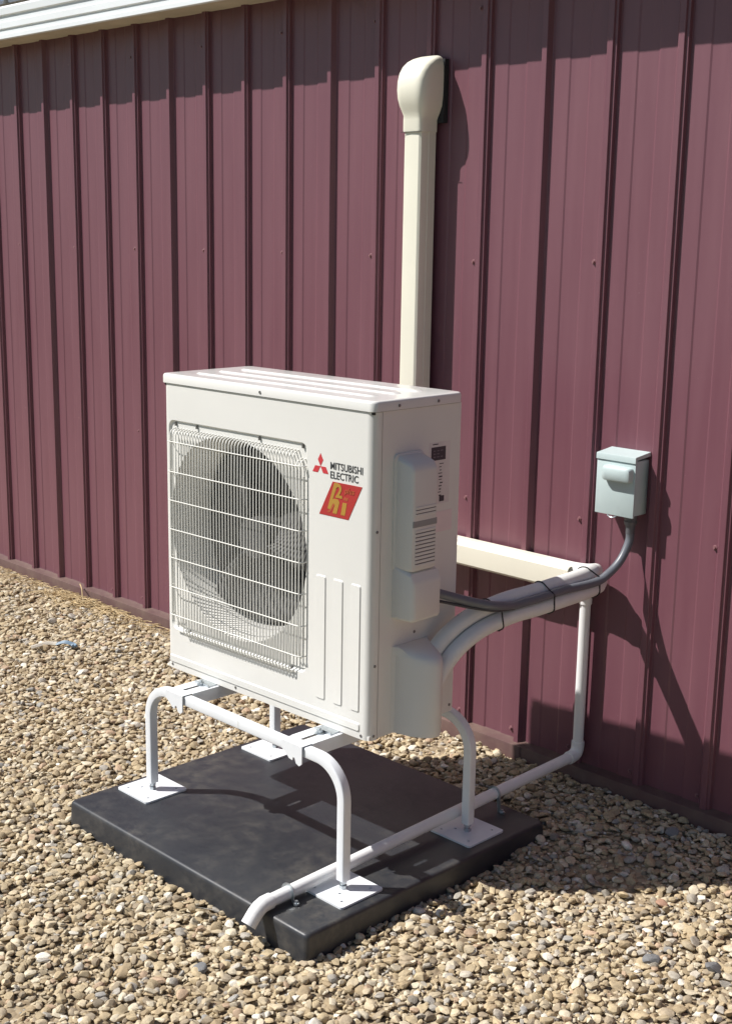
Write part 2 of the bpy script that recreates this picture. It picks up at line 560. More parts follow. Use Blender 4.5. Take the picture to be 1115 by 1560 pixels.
# foot plates
pl = 0.074
bm = bmesh.new()
hp = [(-0.05, -0.05), (0.05, -0.05), (0.05, 0.05), (-0.05, 0.05), (-0.026, -0.018)]
outer = rrect(2 * pl, 2 * pl, 0.008, 4)
top = plate_with_holes(bm, outer, [[(hx + u, hy + v_) for u, v_ in circle(0.0042, 10)] for hx, hy in hp], lambda a, c_: (a, c_, 0.006))
r2 = [bm.verts.new((a, c_, 0.0004)) for a, c_ in outer]
for i in range(len(outer)):
    bm.faces.new((top[0][i], top[0][(i + 1) % len(outer)], r2[(i + 1) % len(outer)], r2[i]))
for hl in top[1:]:
    low = [bm.verts.new((v_.co.x, v_.co.y, 0.0004)) for v_ in hl]
    for i in range(len(hl)):
        bm.faces.new((hl[i], hl[(i + 1) % len(hl)], low[(i + 1) % len(hl)], low[i]))
fp = None
for (x, y, a) in ((-0.748, -1.064, 0.0), (0.074, -1.067, R(90)), (0.070, -0.586, 0.0), (-0.744, -0.597, R(180))):
    if fp is None:
        fp = obj('foot_plate', bm, 'stand', stand, smooth=30, loc=Vector((x, y, PT)) - S0)
        bm2 = bmesh.new()
        cyl(bm2, (0, 0, 0.006), (0, 0, 0.040), 0.0055, None, 12)
        cyl(bm2, (0, 0, 0.006), (0, 0, 0.0145), 0.0105, None, 6)
        cyl(bm2, (0, 0, 0.020), (0, 0, 0.028), 0.0105, None, 6)
        fb = obj('levelling_bolt', bm2, 'zinc', fp, smooth=30)
    else:
        f2 = dup(fp, stand, Vector((x, y, PT)) - S0, (0, 0, a))
        dup(fb, f2)
for ch in [c_ for c_ in stand.children if c_.name.startswith('foot_plate')]:
    for g in ch.children:
        wx = (AX0 if ch.location.x < 0 else AX1) - (ch.location.x + S0.x)
        wy = (-1.067 if ch.location.y < 0 else -0.590) - (ch.location.y + S0.y)
        a = ch.rotation_euler.z
        g.location = (wx * math.cos(a) + wy * math.sin(a), -wx * math.sin(a) + wy * math.cos(a), 0)
# cross rails: inverted channels that hook over both arches
CW = 0.078
def cross_rail():
    bm = bmesh.new()
    z1 = RZ + TB / 2 + 0.0035
    z0 = z1 - 0.0025
    y0, y1 = -1.067 - TB / 2 - 0.004, -0.590 + TB / 2 + 0.004
    slot = [(u, v_) for u, v_ in rrect(0.011, 0.060, 0.005, 4)]
    holes = [[(u + 0.0, v_ + y0 + 0.062) for u, v_ in slot], [(u, v_ + y1 - 0.062) for u, v_ in slot]]
    plate_with_holes(bm, [(-CW / 2, y0), (CW / 2, y0), (CW / 2, y1), (-CW / 2, y1)], holes, lambda a, c_: (a, c_, z1))
    plate_with_holes(bm, [(-CW / 2, y0), (CW / 2, y0), (CW / 2, y1), (-CW / 2, y1)], holes, lambda a, c_: (a, c_, z0))
    box(bm, -CW / 2 - 0.0025, -CW / 2 + 0.0003, y0 + 0.033, y1 - 0.033, z1 - 0.036, z1)
    box(bm, CW / 2 - 0.0003, CW / 2 + 0.0025, y0 + 0.033, y1 - 0.033, z1 - 0.036, z1)
    # side cheeks above the tube and hooked lips on both ends
    for ye, s in ((y0, -1), (y1, 1)):
        lip = [(-CW / 2, z1), (CW / 2, z1), (CW / 2, z1 - 0.047), (CW / 2 - 0.010, z1 - 0.055), (CW / 2 - 0.022, z1 - 0.050), (CW / 2 - 0.027, z1 - 0.037), (CW / 2 - 0.034, z1 - 0.037),
               (CW / 2 - 0.036, z1 - 0.046), (CW / 2 - 0.048, z1 - 0.044), (CW / 2 - 0.060, z1 - 0.034), (-CW / 2, z1 - 0.022)]
        a = [bm.verts.new((x, ye, z)) for x, z in lip]
        b_ = [bm.verts.new((x, ye + s * 0.0028, z)) for x, z in lip]
        bm.faces.new(a); bm.faces.new(b_)
        for i in range(len(lip)):
            j = (i + 1) % len(lip)
            bm.faces.new((a[i], a[j], b_[j], b_[i]))
    return bm, z1
for x in (-0.602, -0.100):
    bm, z1 = cross_rail()
    cr = obj('cross_rail', bm, 'stand', stand, loc=Vector((x, 0, 0)) - S0)
    for yb in (-0.990, -0.620):
        bm = bmesh.new()
        cyl(bm, (0, yb, z1), (0, yb, z1 + 0.0025), 0.0135, None, 18)
        cyl(bm, (0, yb, z1 + 0.0025), (0, yb, z1 + 0.011), 0.0088, None, 6)
        cyl(bm, (0, yb, z1 + 0.010), (0, yb, z1 + 0.017), 0.0045, None, 12)
        obj('mounting_bolt', bm, 'zinc', cr, smooth=30)

# ------------------------------------------------------------------ outdoor unit
UO = Vector((-0.80278, -0.96285, 0.4204))
unit = empty('outdoor_unit', UO, 0.022)
tag(unit, 'ivory heat pump outdoor unit with wire fan guard standing on the white stand', 'heat pump')
W, D, HS, HT = 0.840, 0.330, 0.850, 0.878
CR = 0.024
# front sheet
RCX, RCZ = 0.315, 0.436
REC = [(RCX + u, RCZ + v_) for u, v_ in rrect(0.578, 0.622, 0.022, 6)]
bm = bmesh.new()
rep = plate_with_holes(bm, [(CR, 0.0), (W - CR, 0.0), (W - CR, HS), (CR, HS)], [REC], lambda a, c_: (a, 0.0, c_))
# recess walls and floor
def lip(r, e=0.0):
    out = []
    for u, v_ in circle(1, 72):
        f = r
        if u < 0 and v_ > 0:
            f = r * (1 + e * (2 * abs(u * v_)) ** 1.5)
        out.append((RCX + u * f, RCZ + v_ * f))
    return out
cir = lip(0.2835, 0.085)
flo = plate_with_holes(bm, [(RCX + (x - RCX) * 0.985, RCZ + (z - RCZ) * 0.985) for x, z in REC], [cir], lambda a, c_: (a, 0.006, c_))
for i in range(len(REC)):
    j = (i + 1) % len(REC)
    bm.faces.new((rep[1][i], rep[1][j], flo[0][j], flo[0][i]))
# corner wraps
for x0, sg in ((0.0, 1), (W, -1)):
    sec = []
    for i in range(0, 7):
        a = R(90 * i / 6)
        sec.append((x0 + sg * (CR - CR * math.sin(a)), CR - CR * math.cos(a)))
    sec.append((x0, 0.0285 if sg < 0 else D))
    V = [[bm.verts.new((x, y, z)) for x, y in sec] for z in (0.0, HS)]
    for j in range(len(sec) - 1):
        bm.faces.new((V[0][j], V[0][j + 1], V[1][j + 1], V[1][j]))
bmesh.ops.remove_doubles(bm, verts=bm.verts, dist=1e-5)
front = obj('front_panel', bm, 'casing', unit, smooth=35)
# bell mouth
bm = bmesh.new()
rr_ = [(0.2835, 0.006, 0.085), (0.2825, 0.010, 0.085), (0.2795, 0.019, 0.080), (0.2755, 0.030, 0.068), (0.2715, 0.043, 0.048), (0.267, 0.060, 0.025), (0.263, 0.085, 0.0), (0.261, 0.125, 0.0)]
loft(bm, [[(x, y, z) for x, z in lip(r, e)] for r, y, e in rr_], caps=False)
obj('fan_shroud', bm, 'casing', unit, smooth=60)
# right side, back, base
bm = bmesh.new()
box(bm, W - 0.0035, W - 0.0012, 0.0312, D - 0.002, 0.004, HS)
side_p = obj('side_panel', bm, 'casing', unit)
bm = bmesh.new()
box(bm, 0.006, W - 0.006, D - 0.006, D, 0.02, HS)
for k_ in range(36):
    x = 0.02 + k_ * 0.0225
    box(bm, x, x + 0.004, D, D + 0.004, 0.05, HS - 0.03)
obj('rear_grille', bm, 'casing', unit)
bm = bmesh.new()
box(bm, 0.004, W - 0.004, 0.004, D - 0.003, 0.001, 0.012)
obj('base_pan', bm, 'casing', unit)
bm = bmesh.new()
box(bm, 0.010, 0.640, 0.235, 0.275, 0.02, HS - 0.01)
obj('coil', bm, 'coil', unit)
bm = bmesh.new()
box(bm, 0.640, 0.646, 0.010, 0.320, 0.012, HS - 0.005)
obj('bulkhead', bm, 'fan', unit)
# feet
bm = bmesh.new()
box(bm, -0.030, 0.030, -0.026, 0.03, -0.0030, 0.0008)
box(bm, -0.030, 0.030, -0.029, -0.026, -0.0030, 0.005)
ft = obj('mounting_foot', bm, 'zinc', unit, loc=(0.2015, -0.004, 0.0))
dup(ft, unit, (0.703, -0.004, 0.0))
dup(ft, unit, (0.2015, D + 0.004, 0.0), (0, 0, math.pi))
dup(ft, unit, (0.703, D + 0.004, 0.0), (0, 0, math.pi))
# fan: hub and three swept blades
fan = obj('fan_hub', (lambda b_: (cyl(b_, (RCX, 0.065, RCZ), (RCX, 0.150, RCZ), 0.058, 0.066, 36), b_)[1])(bmesh.new()), 'fan', unit, smooth=40)
for k_ in range(3):
    bm = bmesh.new()
    a0 = R(120 * k_ + 22)
    V = []
    for i in range(9):
        r = 0.055 + (0.250 - 0.055) * i / 8
        row = []
        span = 0.62 + 0.32 * i / 8
        for j in range(11):
            s = j / 10 - 0.5
            a = a0 + 2 * span * s + 0.35 * (i / 8) ** 2
            y = 0.105 + 0.075 * s + 0.012 * math.cos(s * math.pi)
            row.append(bm.verts.new((RCX + r * math.cos(a), y, RCZ + r * math.sin(a))))
        V.append(row)
    for i in range(8):
        for j in range(10):
            bm.faces.new((V[i][j], V[i][j + 1], V[i + 1][j + 1], V[i + 1][j]))
    bl = obj('fan_blade', bm, 'fan', unit, smooth=80)
    sm = bl.modifiers.new('thick', 'SOLIDIFY'); sm.thickness = 0.003
# wire guard
bm = bmesh.new()
wp = circle(0.0019, 6)
x = 0.050
GZ0, GZ1 = 0.118, 0.722
xl = []
while x < 0.598:
    xl.append(x); x += 0.0129
for i, x in enumerate(xl):
    zb = GZ0 + (0.050 if x > 0.560 or x < 0.075 else (0.026 if x < 0.10 else 0.0))
    zt = GZ1 - (0.020 if x > 0.575 else 0.0)
    pts = [(x, 0.010, zt + 0.003), (x, 0.000, zt + 0.001), (x, -0.010, zt - 0.004), (x, -0.0145, zt - 0.014), (x, -0.016, 0.60), (x, -0.016, 0.27), (x, -0.0145, zb + 0.012), (x, -0.011, zb + 0.003), (x, -0.004, zb)]
    sweep(bm, pts, wp, up=Vector((1, 0, 0)), caps=False)
vert_w = obj('guard_vertical_wires', bm, 'guard', unit, smooth=80)
tag(vert_w, kind='stuff')
hz = (0.687, 0.600, 0.516, 0.431, 0.346, 0.258, 0.174)
for i, z in enumerate(hz):
    bm = bmesh.new()
    pts = [(0.031, 0.010, z), (0.033, -0.004, z), (0.040, -0.0125, z), (0.055, -0.0145, z), (0.58, -0.0145, z), (0.594, -0.0125, z), (0.600, -0.004, z), (0.602, 0.010, z)]
    sweep(bm, [Vector(p) + Vector((0, -0.0030, 0)) for p in pts], circle(0.0016, 6), caps=True)
    obj('guard_crosswire', bm, 'guard', unit, smooth=80)
# rim wires and small hooks at the recess edge
for (xa, za, xb, zb) in ((0.058, 0.126, 0.560, 0.126), (0.036, 0.15, 0.036, 0.70), (0.597, 0.175, 0.597, 0.66)):
    bm = bmesh.new()
    sweep(bm, [(xa, -0.006, za), ((xa + xb) / 2, -0.007, (za + zb) / 2), (xb, -0.006, zb)], circle(0.0019, 6), up=Vector((0, 1, 0)))
    obj('guard_rim_wire', bm, 'guard', unit, smooth=80)
for (x, z) in ((0.055, 0.740), (0.150, 0.741), (0.415, 0.741), (0.585, 0.741), (0.105, 0.131), (0.545, 0.131)):
    bm = bmesh.new()
    box(bm, x - 0.002, x + 0.002, -0.0005, 0.007, z - 0.009, z + 0.002, 0.0006)
    obj('guard_clip', bm, 'screw', unit)
# embossed bars on the front
bar = None
for x0, x1 in ((0.641, 0.678), (0.705, 0.741), (0.769, 0.804)):
    bm = bmesh.new()
    ro = [((x0 + x1) / 2 + u, 0.0, 0.240 + v_) for u, v_ in rrect(x1 - x0, 0.338, 0.006, 4)]
    ri = [((x0 + x1) / 2 + u, -0.0026, 0.240 + v_) for u, v_ in rrect(x1 - x0 - 0.005, 0.333, 0.005, 4)]
    Vv = loft(bm, [ro, ri], caps=False)
    bm.faces.new(Vv[1])
    obj('embossed_bar', bm, 'casing', front, smooth=15)
bm = bmesh.new()
ro = [(0.411 + u, 0.0, 0.0305 + v_) for u, v_ in rrect(0.792, 0.024, 0.006, 4)]
ri = [(0.411 + u, -0.0028, 0.0305 + v_) for u, v_ in rrect(0.786, 0.018, 0.005, 4)]
Vv = loft(bm, [ro, ri], caps=False)
bm.faces.new(Vv[1])
obj('embossed_strip', bm, 'casing', front, smooth=15)
# screws on the casing
bm = bmesh.new()
cyl(bm, (0, 0, 0), (0, -0.0016, 0), 0.0042, 0.0036, 10)
s0 = obj('casing_screw', bm, 'screw', unit, smooth=30, loc=(0.027, 0, 0.012))
for p in ((0.315, 0, 0.012), (0.811, 0, 0.010), (0.425, -0.0045, 0.862)):
    dup(s0, unit, p)
for p in ((W - 0.0012, 0.018, 0.55), (W - 0.0012, 0.018, 0.20), (W - 0.0012, 0.018, 0.012), (W - 0.0012, 0.315, 0.022), (W + 0.0036, 0.085, 0.862), (W + 0.0036, 0.232, 0.862), (W - 0.0012, 0.165, 0.262)):
    dup(s0, unit, p, (0, 0, R(90)))
# lid
bm = bmesh.new()
LX0, LX1, LY0, LY1 = -0.004, W + 0.003, -0.004, D + 0.003
def lid_ring(off, z, r=0.018):
    return [((LX0 + LX1) / 2 + u, (LY0 + LY1) / 2 + v_, z) for u, v_ in rrect(LX1 - LX0 - 2 * off, LY1 - LY0 - 2 * off, max(0.004, r - off * 0.5), 5)]
loft(bm, [lid_ring(0.004, HS + 0.0008), lid_ring(0.0, HS + 0.0015), lid_ring(0.0, HT - 0.007), lid_ring(0.0015, HT - 0.003), lid_ring(0.0045, HT - 0.0006), lid_ring(0.010, HT)])
lid = obj('top_lid', bm, 'lid', unit, smooth=35)
for y0, y1 in ((0.060, 0.094), (0.142, 0.178), (0.226, 0.262)):
    bm = bmesh.new()
    ro = [(0.42 + u, (y0 + y1) / 2 + v_, HT) for u, v_ in rrect(0.70, y1 - y0, 0.012, 4)]
    ri = [(0.42 + u, (y0 + y1) / 2 + v_, HT + 0.0035) for u, v_ in rrect(0.688, y1 - y0 - 0.012, 0.010, 4)]
    Vv = loft(bm, [ro, ri], caps=False)
    bm.faces.new(Vv[1])
    obj('lid_rib', bm, 'lid', lid, smooth=15)
# near-black fill standing in for shade in the gaps: seam under the lid and beside the side panel
bm = bmesh.new()
box(bm, 0.006, W - 0.005, 0.003, D - 0.004, HS - 0.006, HS + 0.004)
box(bm, W - 0.006, W - 0.0034, 0.026, 0.034, 0.01, HS)
obj('seam_shade', bm, 'dark_gap', unit)

# lettering and marks on the front
def text(name, s, mat, size, loc, parent, sx=1.0, shear=0.0, bold=0.0, ex=0.0004, rot=(R(90), 0, 0), align='LEFT'):
    cu = bpy.data.curves.new(name, 'FONT')
    cu.body = s
    cu.size = size
    cu.shear = shear
    cu.offset = bold
    cu.extrude = ex
    cu.align_x = align
    cu.resolution_u = 3
    tmp = bpy.data.objects.new(name, cu)
    me = bpy.data.meshes.new_from_object(tmp)
    bpy.data.objects.remove(tmp)
    me.name = name
    me.materials.clear()
    me.materials.append(M[mat])
    o = link(bpy.data.objects.new(name, me), parent)
    o.location = loc
    o.rotation_euler = rot
    o.scale = (sx, 1, 1)
    return o
def fit_width(o, width):
    xs_ = [v_.co.x for v_ in o.data.vertices]
    o.scale.x = width / (max(xs_) - min(xs_))
l1 = text('brand_lettering', 'MITSUBISHI', 'black_print', 0.0262, (0.6885, -0.0006, 0.6925), front, bold=0.00012)
fit_width(l1, 0.1140)
l2 = text('brand_lettering', 'ELECTRIC', 'black_print', 0.0262, (0.6885, -0.0006, 0.6690), front, bold=0.00012)
fit_width(l2, 0.0990)
def flat(name, poly, mat, parent, y=-0.0006, th=0.0005):
    bm = bmesh.new()
    a = [bm.verts.new((x, y, z)) for x, z in poly]
    b_ = [bm.verts.new((x, y + th, z)) for x, z in poly]
    bm.faces.new(a); bm.faces.new(b_)
    for i in range(len(poly)):
        j = (i + 1) % len(poly)
        bm.faces.new((a[i], a[j], b_[j], b_[i]))
    return obj(name, bm, mat, parent)
# three lozenges meeting at one point
cx, cz, L = 0.6535, 0.6945, 0.0195
hw, hh = L * 0.5, L * 0.866
flat('logo_lozenge', [(cx, cz), (cx + hw, cz + hh), (cx, cz + 2 * hh), (cx - hw, cz + hh)], 'red_print', front)
flat('logo_lozenge', [(cx, cz), (cx - L, cz), (cx - L - hw, cz - hh), (cx - hw, cz - hh)], 'red_print', front)
flat('logo_lozenge', [(cx, cz), (cx + L, cz), (cx + L + hw, cz - hh), (cx + hw, cz - hh)], 'red_print', front)
# red badge with gold figures
badge = flat('badge', [(0.6985, 0.661), (0.8030, 0.661), (0.7560, 0.5705), (0.6505, 0.5705)], 'badge_red', front, y=-0.0008, th=0.0007)
def bp(a, c_):     # badge coordinates: along the edge, up the slant
    return (0.6505 + 0.1055 * a + 0.0478 * c_, 0.5705 + 0.0905 * c_)
def bar_poly(pts, mat, yy=-0.0013):
    flat('badge_figure', [bp(*p) for p in pts], mat, badge, y=yy, th=0.0005)
bar_poly([(0.075, 0.98), (0.205, 0.98), (0.245, 0.50), (0.30, 0.50), (0.30, 0.20), (0.20, 0.20), (0.165, 0.40)], 'badge_gold')
bar_poly([(0.26, 0.52), (0.42, 0.52), (0.50, 0.44), (0.56, 0.10), (0.42, 0.10), (0.385, 0.36), (0.30, 0.38)], 'badge_gold', -0.00135)
bar_poly([(0.30, 0.22), (0.22, 0.10), (0.33, 0.10), (0.385, 0.36), (0.30, 0.38)], 'badge_orange', -0.0012)
bar_poly([(0.60, 0.46), (0.74, 0.46), (0.84, 0.10), (0.70, 0.10)], 'badge_gold')
bar_poly([(0.575, 0.62), (0.715, 0.62), (0.735, 0.53), (0.59, 0.53)], 'badge_orange')
t2 = text('badge_figure', '2', 'badge_gold', 0.048, (0, 0, 0), badge, bold=0.0016, shear=-0.0)
t2.location = (*[bp(0.30, 0.58)[0]], -0.0013, bp(0.30, 0.58)[1]); fit_width(t2, 0.024)
t3 = text('badge_figure', 'plus', 'badge_orange', 0.020, (0, 0, 0), badge, bold=0.0004, shear=0.25)
t3.location = (bp(0.53, 0.74)[0], -0.0013, bp(0.53, 0.74)[1]); fit_width(t3, 0.036)

# covers on the right side: local frame d (depth along y), z, proud (x - W)
def cover(name, rings, mat='casing_trim', smooth=40):
    bm = bmesh.new()
    loft(bm, [[(W + px, d, z) for d, z in lp] for px, lp in rings])
    return obj(name, bm, mat, unit, smooth=smooth)
def rr2(d0, d1, z0, z1, r, k_=4):
    return [((d0 + d1) / 2 + u, (z0 + z1) / 2 + v_) for u, v_ in rrect(d1 - d0, z1 - z0, r, k_)]
up1 = cover('terminal_cover', [(-0.0015, rr2(0.072, 0.184, 0.440, 0.742, 0.016)), (0.004, rr2(0.0725, 0.1835, 0.4405, 0.7415, 0.016)),
                               (0.006, rr2(0.079, 0.180, 0.4415, 0.736, 0.014)), (0.046, rr2(0.082, 0.178, 0.443, 0.722, 0.012)),
                               (0.055, rr2(0.086, 0.175, 0.446, 0.709, 0.010)), (0.0575, rr2(0.092, 0.170, 0.450, 0.700, 0.008))])
lo1 = cover('cable_cover', [(-0.0012, rr2(0.076, 0.192, 0.312, 0.456, 0.012)), (0.010, rr2(0.077, 0.1915, 0.312, 0.456, 0.012)), (0.056, rr2(0.080, 0.190, 0.314, 0.440, 0.010)),
                            (0.064, rr2(0.083, 0.187, 0.317, 0.424, 0.010)), (0.068, rr2(0.090, 0.181, 0.323, 0.414, 0.008))])
# vent slots of the terminal cover: dark grooves between raised louvres
bm = bmesh.new()
box(bm, W + 0.0535, W + 0.0580, 0.0955, 0.170, 0.5895, 0.6080)
box(bm, W + 0.0535, W + 0.0580, 0.0955, 0.170, 0.4600, 0.5480)
obj('vent_recess', bm, simple('vent_grey', (0.16, 0.15, 0.145), 0.7), up1)
for z in [0.5895 + 0.0093 * i for i in range(3)] + [0.4600 + 0.0098 * i for i in range(10)]:
    bm = bmesh.new()
    box(bm, W + 0.0562, W + 0.0592, 0.0950, 0.1705, z - 0.0032, z + 0.0037, 0.0006, 1)
    obj('vent_louvre', bm, 'casing_trim', up1)
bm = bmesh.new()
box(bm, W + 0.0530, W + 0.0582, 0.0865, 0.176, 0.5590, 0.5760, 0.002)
obj('recess_shade_bar', bm, simple('recess_shadow_grey', (0.30, 0.30, 0.295), 0.6), up1)  # raised bar in place of a groove, its shade put into the grey
# valve cover: rounded outer face, sloping top
bm = bmesh.new()
def valve_ring(z, k_, d0=0.080, d1=0.216):
    pts = [(-0.001, d0)]
    for i in range(0, 13):
        s = i / 12
        a = math.pi * s
        dd = d0 + 0.010 * k_ + (d1 - d0 - 0.020 * k_) * s
        px = (0.102 * (math.sin(a) ** 0.55)) * k_ + 0.004
        pts.append((px, dd))
    pts.append((-0.001, d1))
    return [(W + px, d, z) for px, d in pts]
loft(bm, [valve_ring(0.004, 0.97), valve_ring(0.012, 1.0), valve_ring(0.195, 1.0), valve_ring(0.210, 0.97), valve_ring(0.219, 0.88), valve_ring(0.232, 0.45), valve_ring(0.238, 0.15)])
vc = obj('valve_cover', bm, 'casing_trim', unit, smooth=40)
# stickers
def sticker(name, d0, d1, z0, z1, mat, px=-0.0008):
    bm = bmesh.new()
    box(bm, W - 0.0014, W + px, d0, d1, z0, z1)
    return obj(name, bm, mat, side_p)
sticker('rating_label', 0.205, 0.288, 0.592, 0.755, simple('label_clear', (0.70, 0.66, 0.645), 0.4), -0.0009)
sticker('warning_label', 0.214, 0.270, 0.707, 0.742, 'label_dark', -0.0005)
for i in range(3):
    for j in range(3 - (i % 2)):
        sticker('label_print', 0.222 + 0.014 * j, 0.231 + 0.014 * j, 0.7305 - 0.008 * i, 0.7335 - 0.008 * i, simple('label_grey', (0.16, 0.14, 0.16), 0.5), -0.0002)
sticker('label_print', 0.219, 0.240, 0.748, 0.7505, 'label_dark', -0.0005)
for i in range(11):
    z = 0.698 - 0.0083 * i
    random.seed(i + 40)
    a_ = 0.243 + random.uniform(0, 0.008)
    sticker('label_print', a_, a_ + random.uniform(0.006, 0.018), z - random.uniform(0.0018, 0.004), z, 'label_dark', -0.0005)
sticker('label_print', 0.249, 0.268, 0.597, 0.612, 'label_dark', -0.0005)
sticker('paper_label', 0.236, 0.301, 0.516, 0.571, 'label_pale', -0.0004)

# ------------------------------------------------------------------ line-set duct on the wall
DX = -0.674
duct = empty('line_duct', (DX, 0.0, 0.69))
tag(duct, 'cream plastic line duct running down the wall and along behind the unit', 'pipe duct')
def D_(p):
    return (p[0] - DX, p[1], p[2] - 0.69)
def duct_prof(w_):
    return [(-w_ / 2, -0.0190), (-w_ / 2, -0.050), (-w_ / 2 + 0.0018, -0.0508), (-w_ / 2 + 0.0018, -0.074), (-w_ / 2 + 0.004, -0.081), (-w_ / 2 + 0.011, -0.0855), (0, -0.0868),
            (w_ / 2 - 0.011, -0.0855), (w_ / 2 - 0.004, -0.081), (w_ / 2 - 0.0018, -0.074), (w_ / 2 - 0.0018, -0.0508), (w_ / 2, -0.050), (w_ / 2, -0.0190)]
bm = bmesh.new()
loft(bm, [[D_((DX + u, y, z)) for u, y in duct_prof(0.080)] for z in (0.74, 1.4, 2.03)])
obj('vertical_duct', bm, 'duct', duct, smooth=30)
bm = bmesh.new()
hp_ = [duct_prof(0.080)]
Vv = loft(bm, [[D_((x, y, 0.693 + u)) for u, y in hp_[0]] for x in (-0.62, -0.3, 0.004)], caps=False)
Vi = loft(bm, [[D_((x, -0.019 + (y + 0.019) * 0.95, 0.693 + u * 0.95)) for u, y in hp_[0]] for x in (-0.62, -0.3, 0.004)], caps=False)
for j in range(len(Vv[2])):
    j2 = (j + 1) % len(Vv[2])
    bm.faces.new((Vv[2][j], Vv[2][j2], Vi[2][j2], Vi[2][j]))
obj('horizontal_duct', bm, 'duct', duct, smooth=30)
bm = bmesh.new()
rings = []
for i in range(9):
    a = R(180 + 90 * i / 8)
    c_ = Vector((DX + 0.055, 0.750 + 0.0))
    rr0 = []
    for u, y in duct_prof(0.088):
        rad = 0.056 - u
        rr0.append(D_((DX + 0.055 + rad * math.cos(a) + 0.0, y * 1.03, 0.749 + rad * math.sin(a))))
    rings.append(rr0)
loft(bm, rings)
obj('elbow', bm, 'duct', duct, smooth=40)
# wall inlet cap
bm = bmesh.new()
rings = []
for z, wl, wr, d, p_ in ((2.012, .0435, .0435, .0905, 7), (2.016, .0440, .0440, .0915, 7), (2.048, .0445, .0445, .092, 6.5), (2.060, .047, .050, .0945, 6.2), (2.074, .052, .057, .0995, 6), (2.090, .058, .0635, .1065, 5.6),
                         (2.112, .0620, .0665, .1135, 5.2), (2.138, .0635, .068, .1165, 5.0), (2.164, .0635, .068, .1145, 5.0), (2.188, .0625, .068, .107, 5), (2.208, .0605, .0672, .094, 4.8), (2.224, .0575, .065, .075, 4.4), (2.2345, .053, .0600, .053, 4), (2.240, .047, .053, .036, 3.6), (2.243, .036, .042, .027, 3)):
    wl = wl - 0.005 if z > 2.055 else wl
    ring = []
    for i in range(33):
        a = math.pi * i / 32
        ca, sa = math.cos(a), math.sin(a)
        x = (wr if ca > 0 else wl) * math.copysign(abs(ca) ** (2 / p_), ca)
        y = -0.020 - (d - 0.020) * (sa ** (2 / p_))
        ring.append((x, y, z - 0.69))
    rings.append(ring)
loft(bm, rings)
obj('inlet_cap', bm, 'duct', duct, smooth=70)
bm = bmesh.new()
box(bm, -0.060, 0.0715, -0.0205, -0.0005, 2.040 - 0.69, 2.232 - 0.69, 0.002)
obj('cap_gasket', bm, 'duct_dark', duct)
bm = bmesh.new()
box(bm, -0.0445, 0.0445, -0.0915, -0.0900, 2.0105 - 0.69, 2.0118 - 0.69)
obj('cap_edge', bm, 'duct_dark', duct)

# ------------------------------------------------------------------ line set: two insulated pipes
ls = empty('insulated_line_set', (0.12, -0.11, 0.72))
tag(ls, 'two pale insulated refrigerant pipes curving from the duct end to the unit', 'pipes')
O_ = Vector((0.12, -0.11, 0.72))
cl = [(-0.10, -0.050, 0.694), (-0.02, -0.050, 0.695), (0.045, -0.054, 0.700), (0.092, -0.074, 0.713), (0.120, -0.115, 0.724), (0.134, -0.20, 0.724), (0.136, -0.31, 0.722), (0.126, -0.41, 0.715), (0.115, -0.50, 0.710), (0.102, -0.61, 0.690), (0.090, -0.690, 0.652), (0.080, -0.745, 0.600), (0.078, -0.775, 0.555)]
c_s = spline(cl, 8)
VD = Vector((-0.62, 0.72, -0.28)).normalized()
def bundle_frame(i):
    tg = (c_s[min(len(c_s) - 1, i + 1)] - c_s[max(0, i - 1)]).normalized()
    nn = tg.cross(VD).normalized()
    if nn.z < 0:
        nn = -nn
    ss = nn.cross(tg)
    if ss.dot(VD) > 0:
        ss = -ss
    return tg, nn, ss.normalized()
for sg in (1, -1):
    pts = []
    for i, p in enumerate(c_s):
        tg, nn, ss = bundle_frame(max(i, 24))
        pts.append(p + nn * 0.0225 * sg - O_)
    bm = bmesh.new()
    sweep(bm, pts, circle(0.0226, 18))
    obj('insulated_pipe', bm, 'foam', ls, smooth=60)
# cable ties round the bundle
def tie(idx, parent, ra=0.0435, rb=0.0490, off=(0.0075, 0.002)):
    P = c_s[idx]
    tg, nn, ss = bundle_frame(idx)
    bm = bmesh.new()
    pts = []
    circ = [(Vector((0.0, 0.0225)), 0.0226), (Vector((0.0, -0.0225)), 0.0226), (Vector((0.0260, 0.002)), 0.0112)]
    for i in range(41):
        a = 2 * math.pi * i / 40
        d = Vector((math.cos(a), math.sin(a)))
        c_, r_ = max(circ, key=lambda q: q[0].dot(d) + q[1])
        w_ = c_ + d * (r_ + 0.0014)
        pts.append(P + ss * w_.x + nn * w_.y + tg * 0.008 * math.sin(a))
    low = min(pts, key=lambda q: q.z)
    sweep(bm, pts, [(-0.0022, -0.0006), (0.0022, -0.0006), (0.0022, 0.0006), (-0.0022, 0.0006)], up=tg, caps=False)
    box(bm, low.x - 0.005, low.x + 0.004, low.y - 0.004, low.y + 0.004, low.z - 0.005, low.z + 0.001, 0.001)
    return bm, P

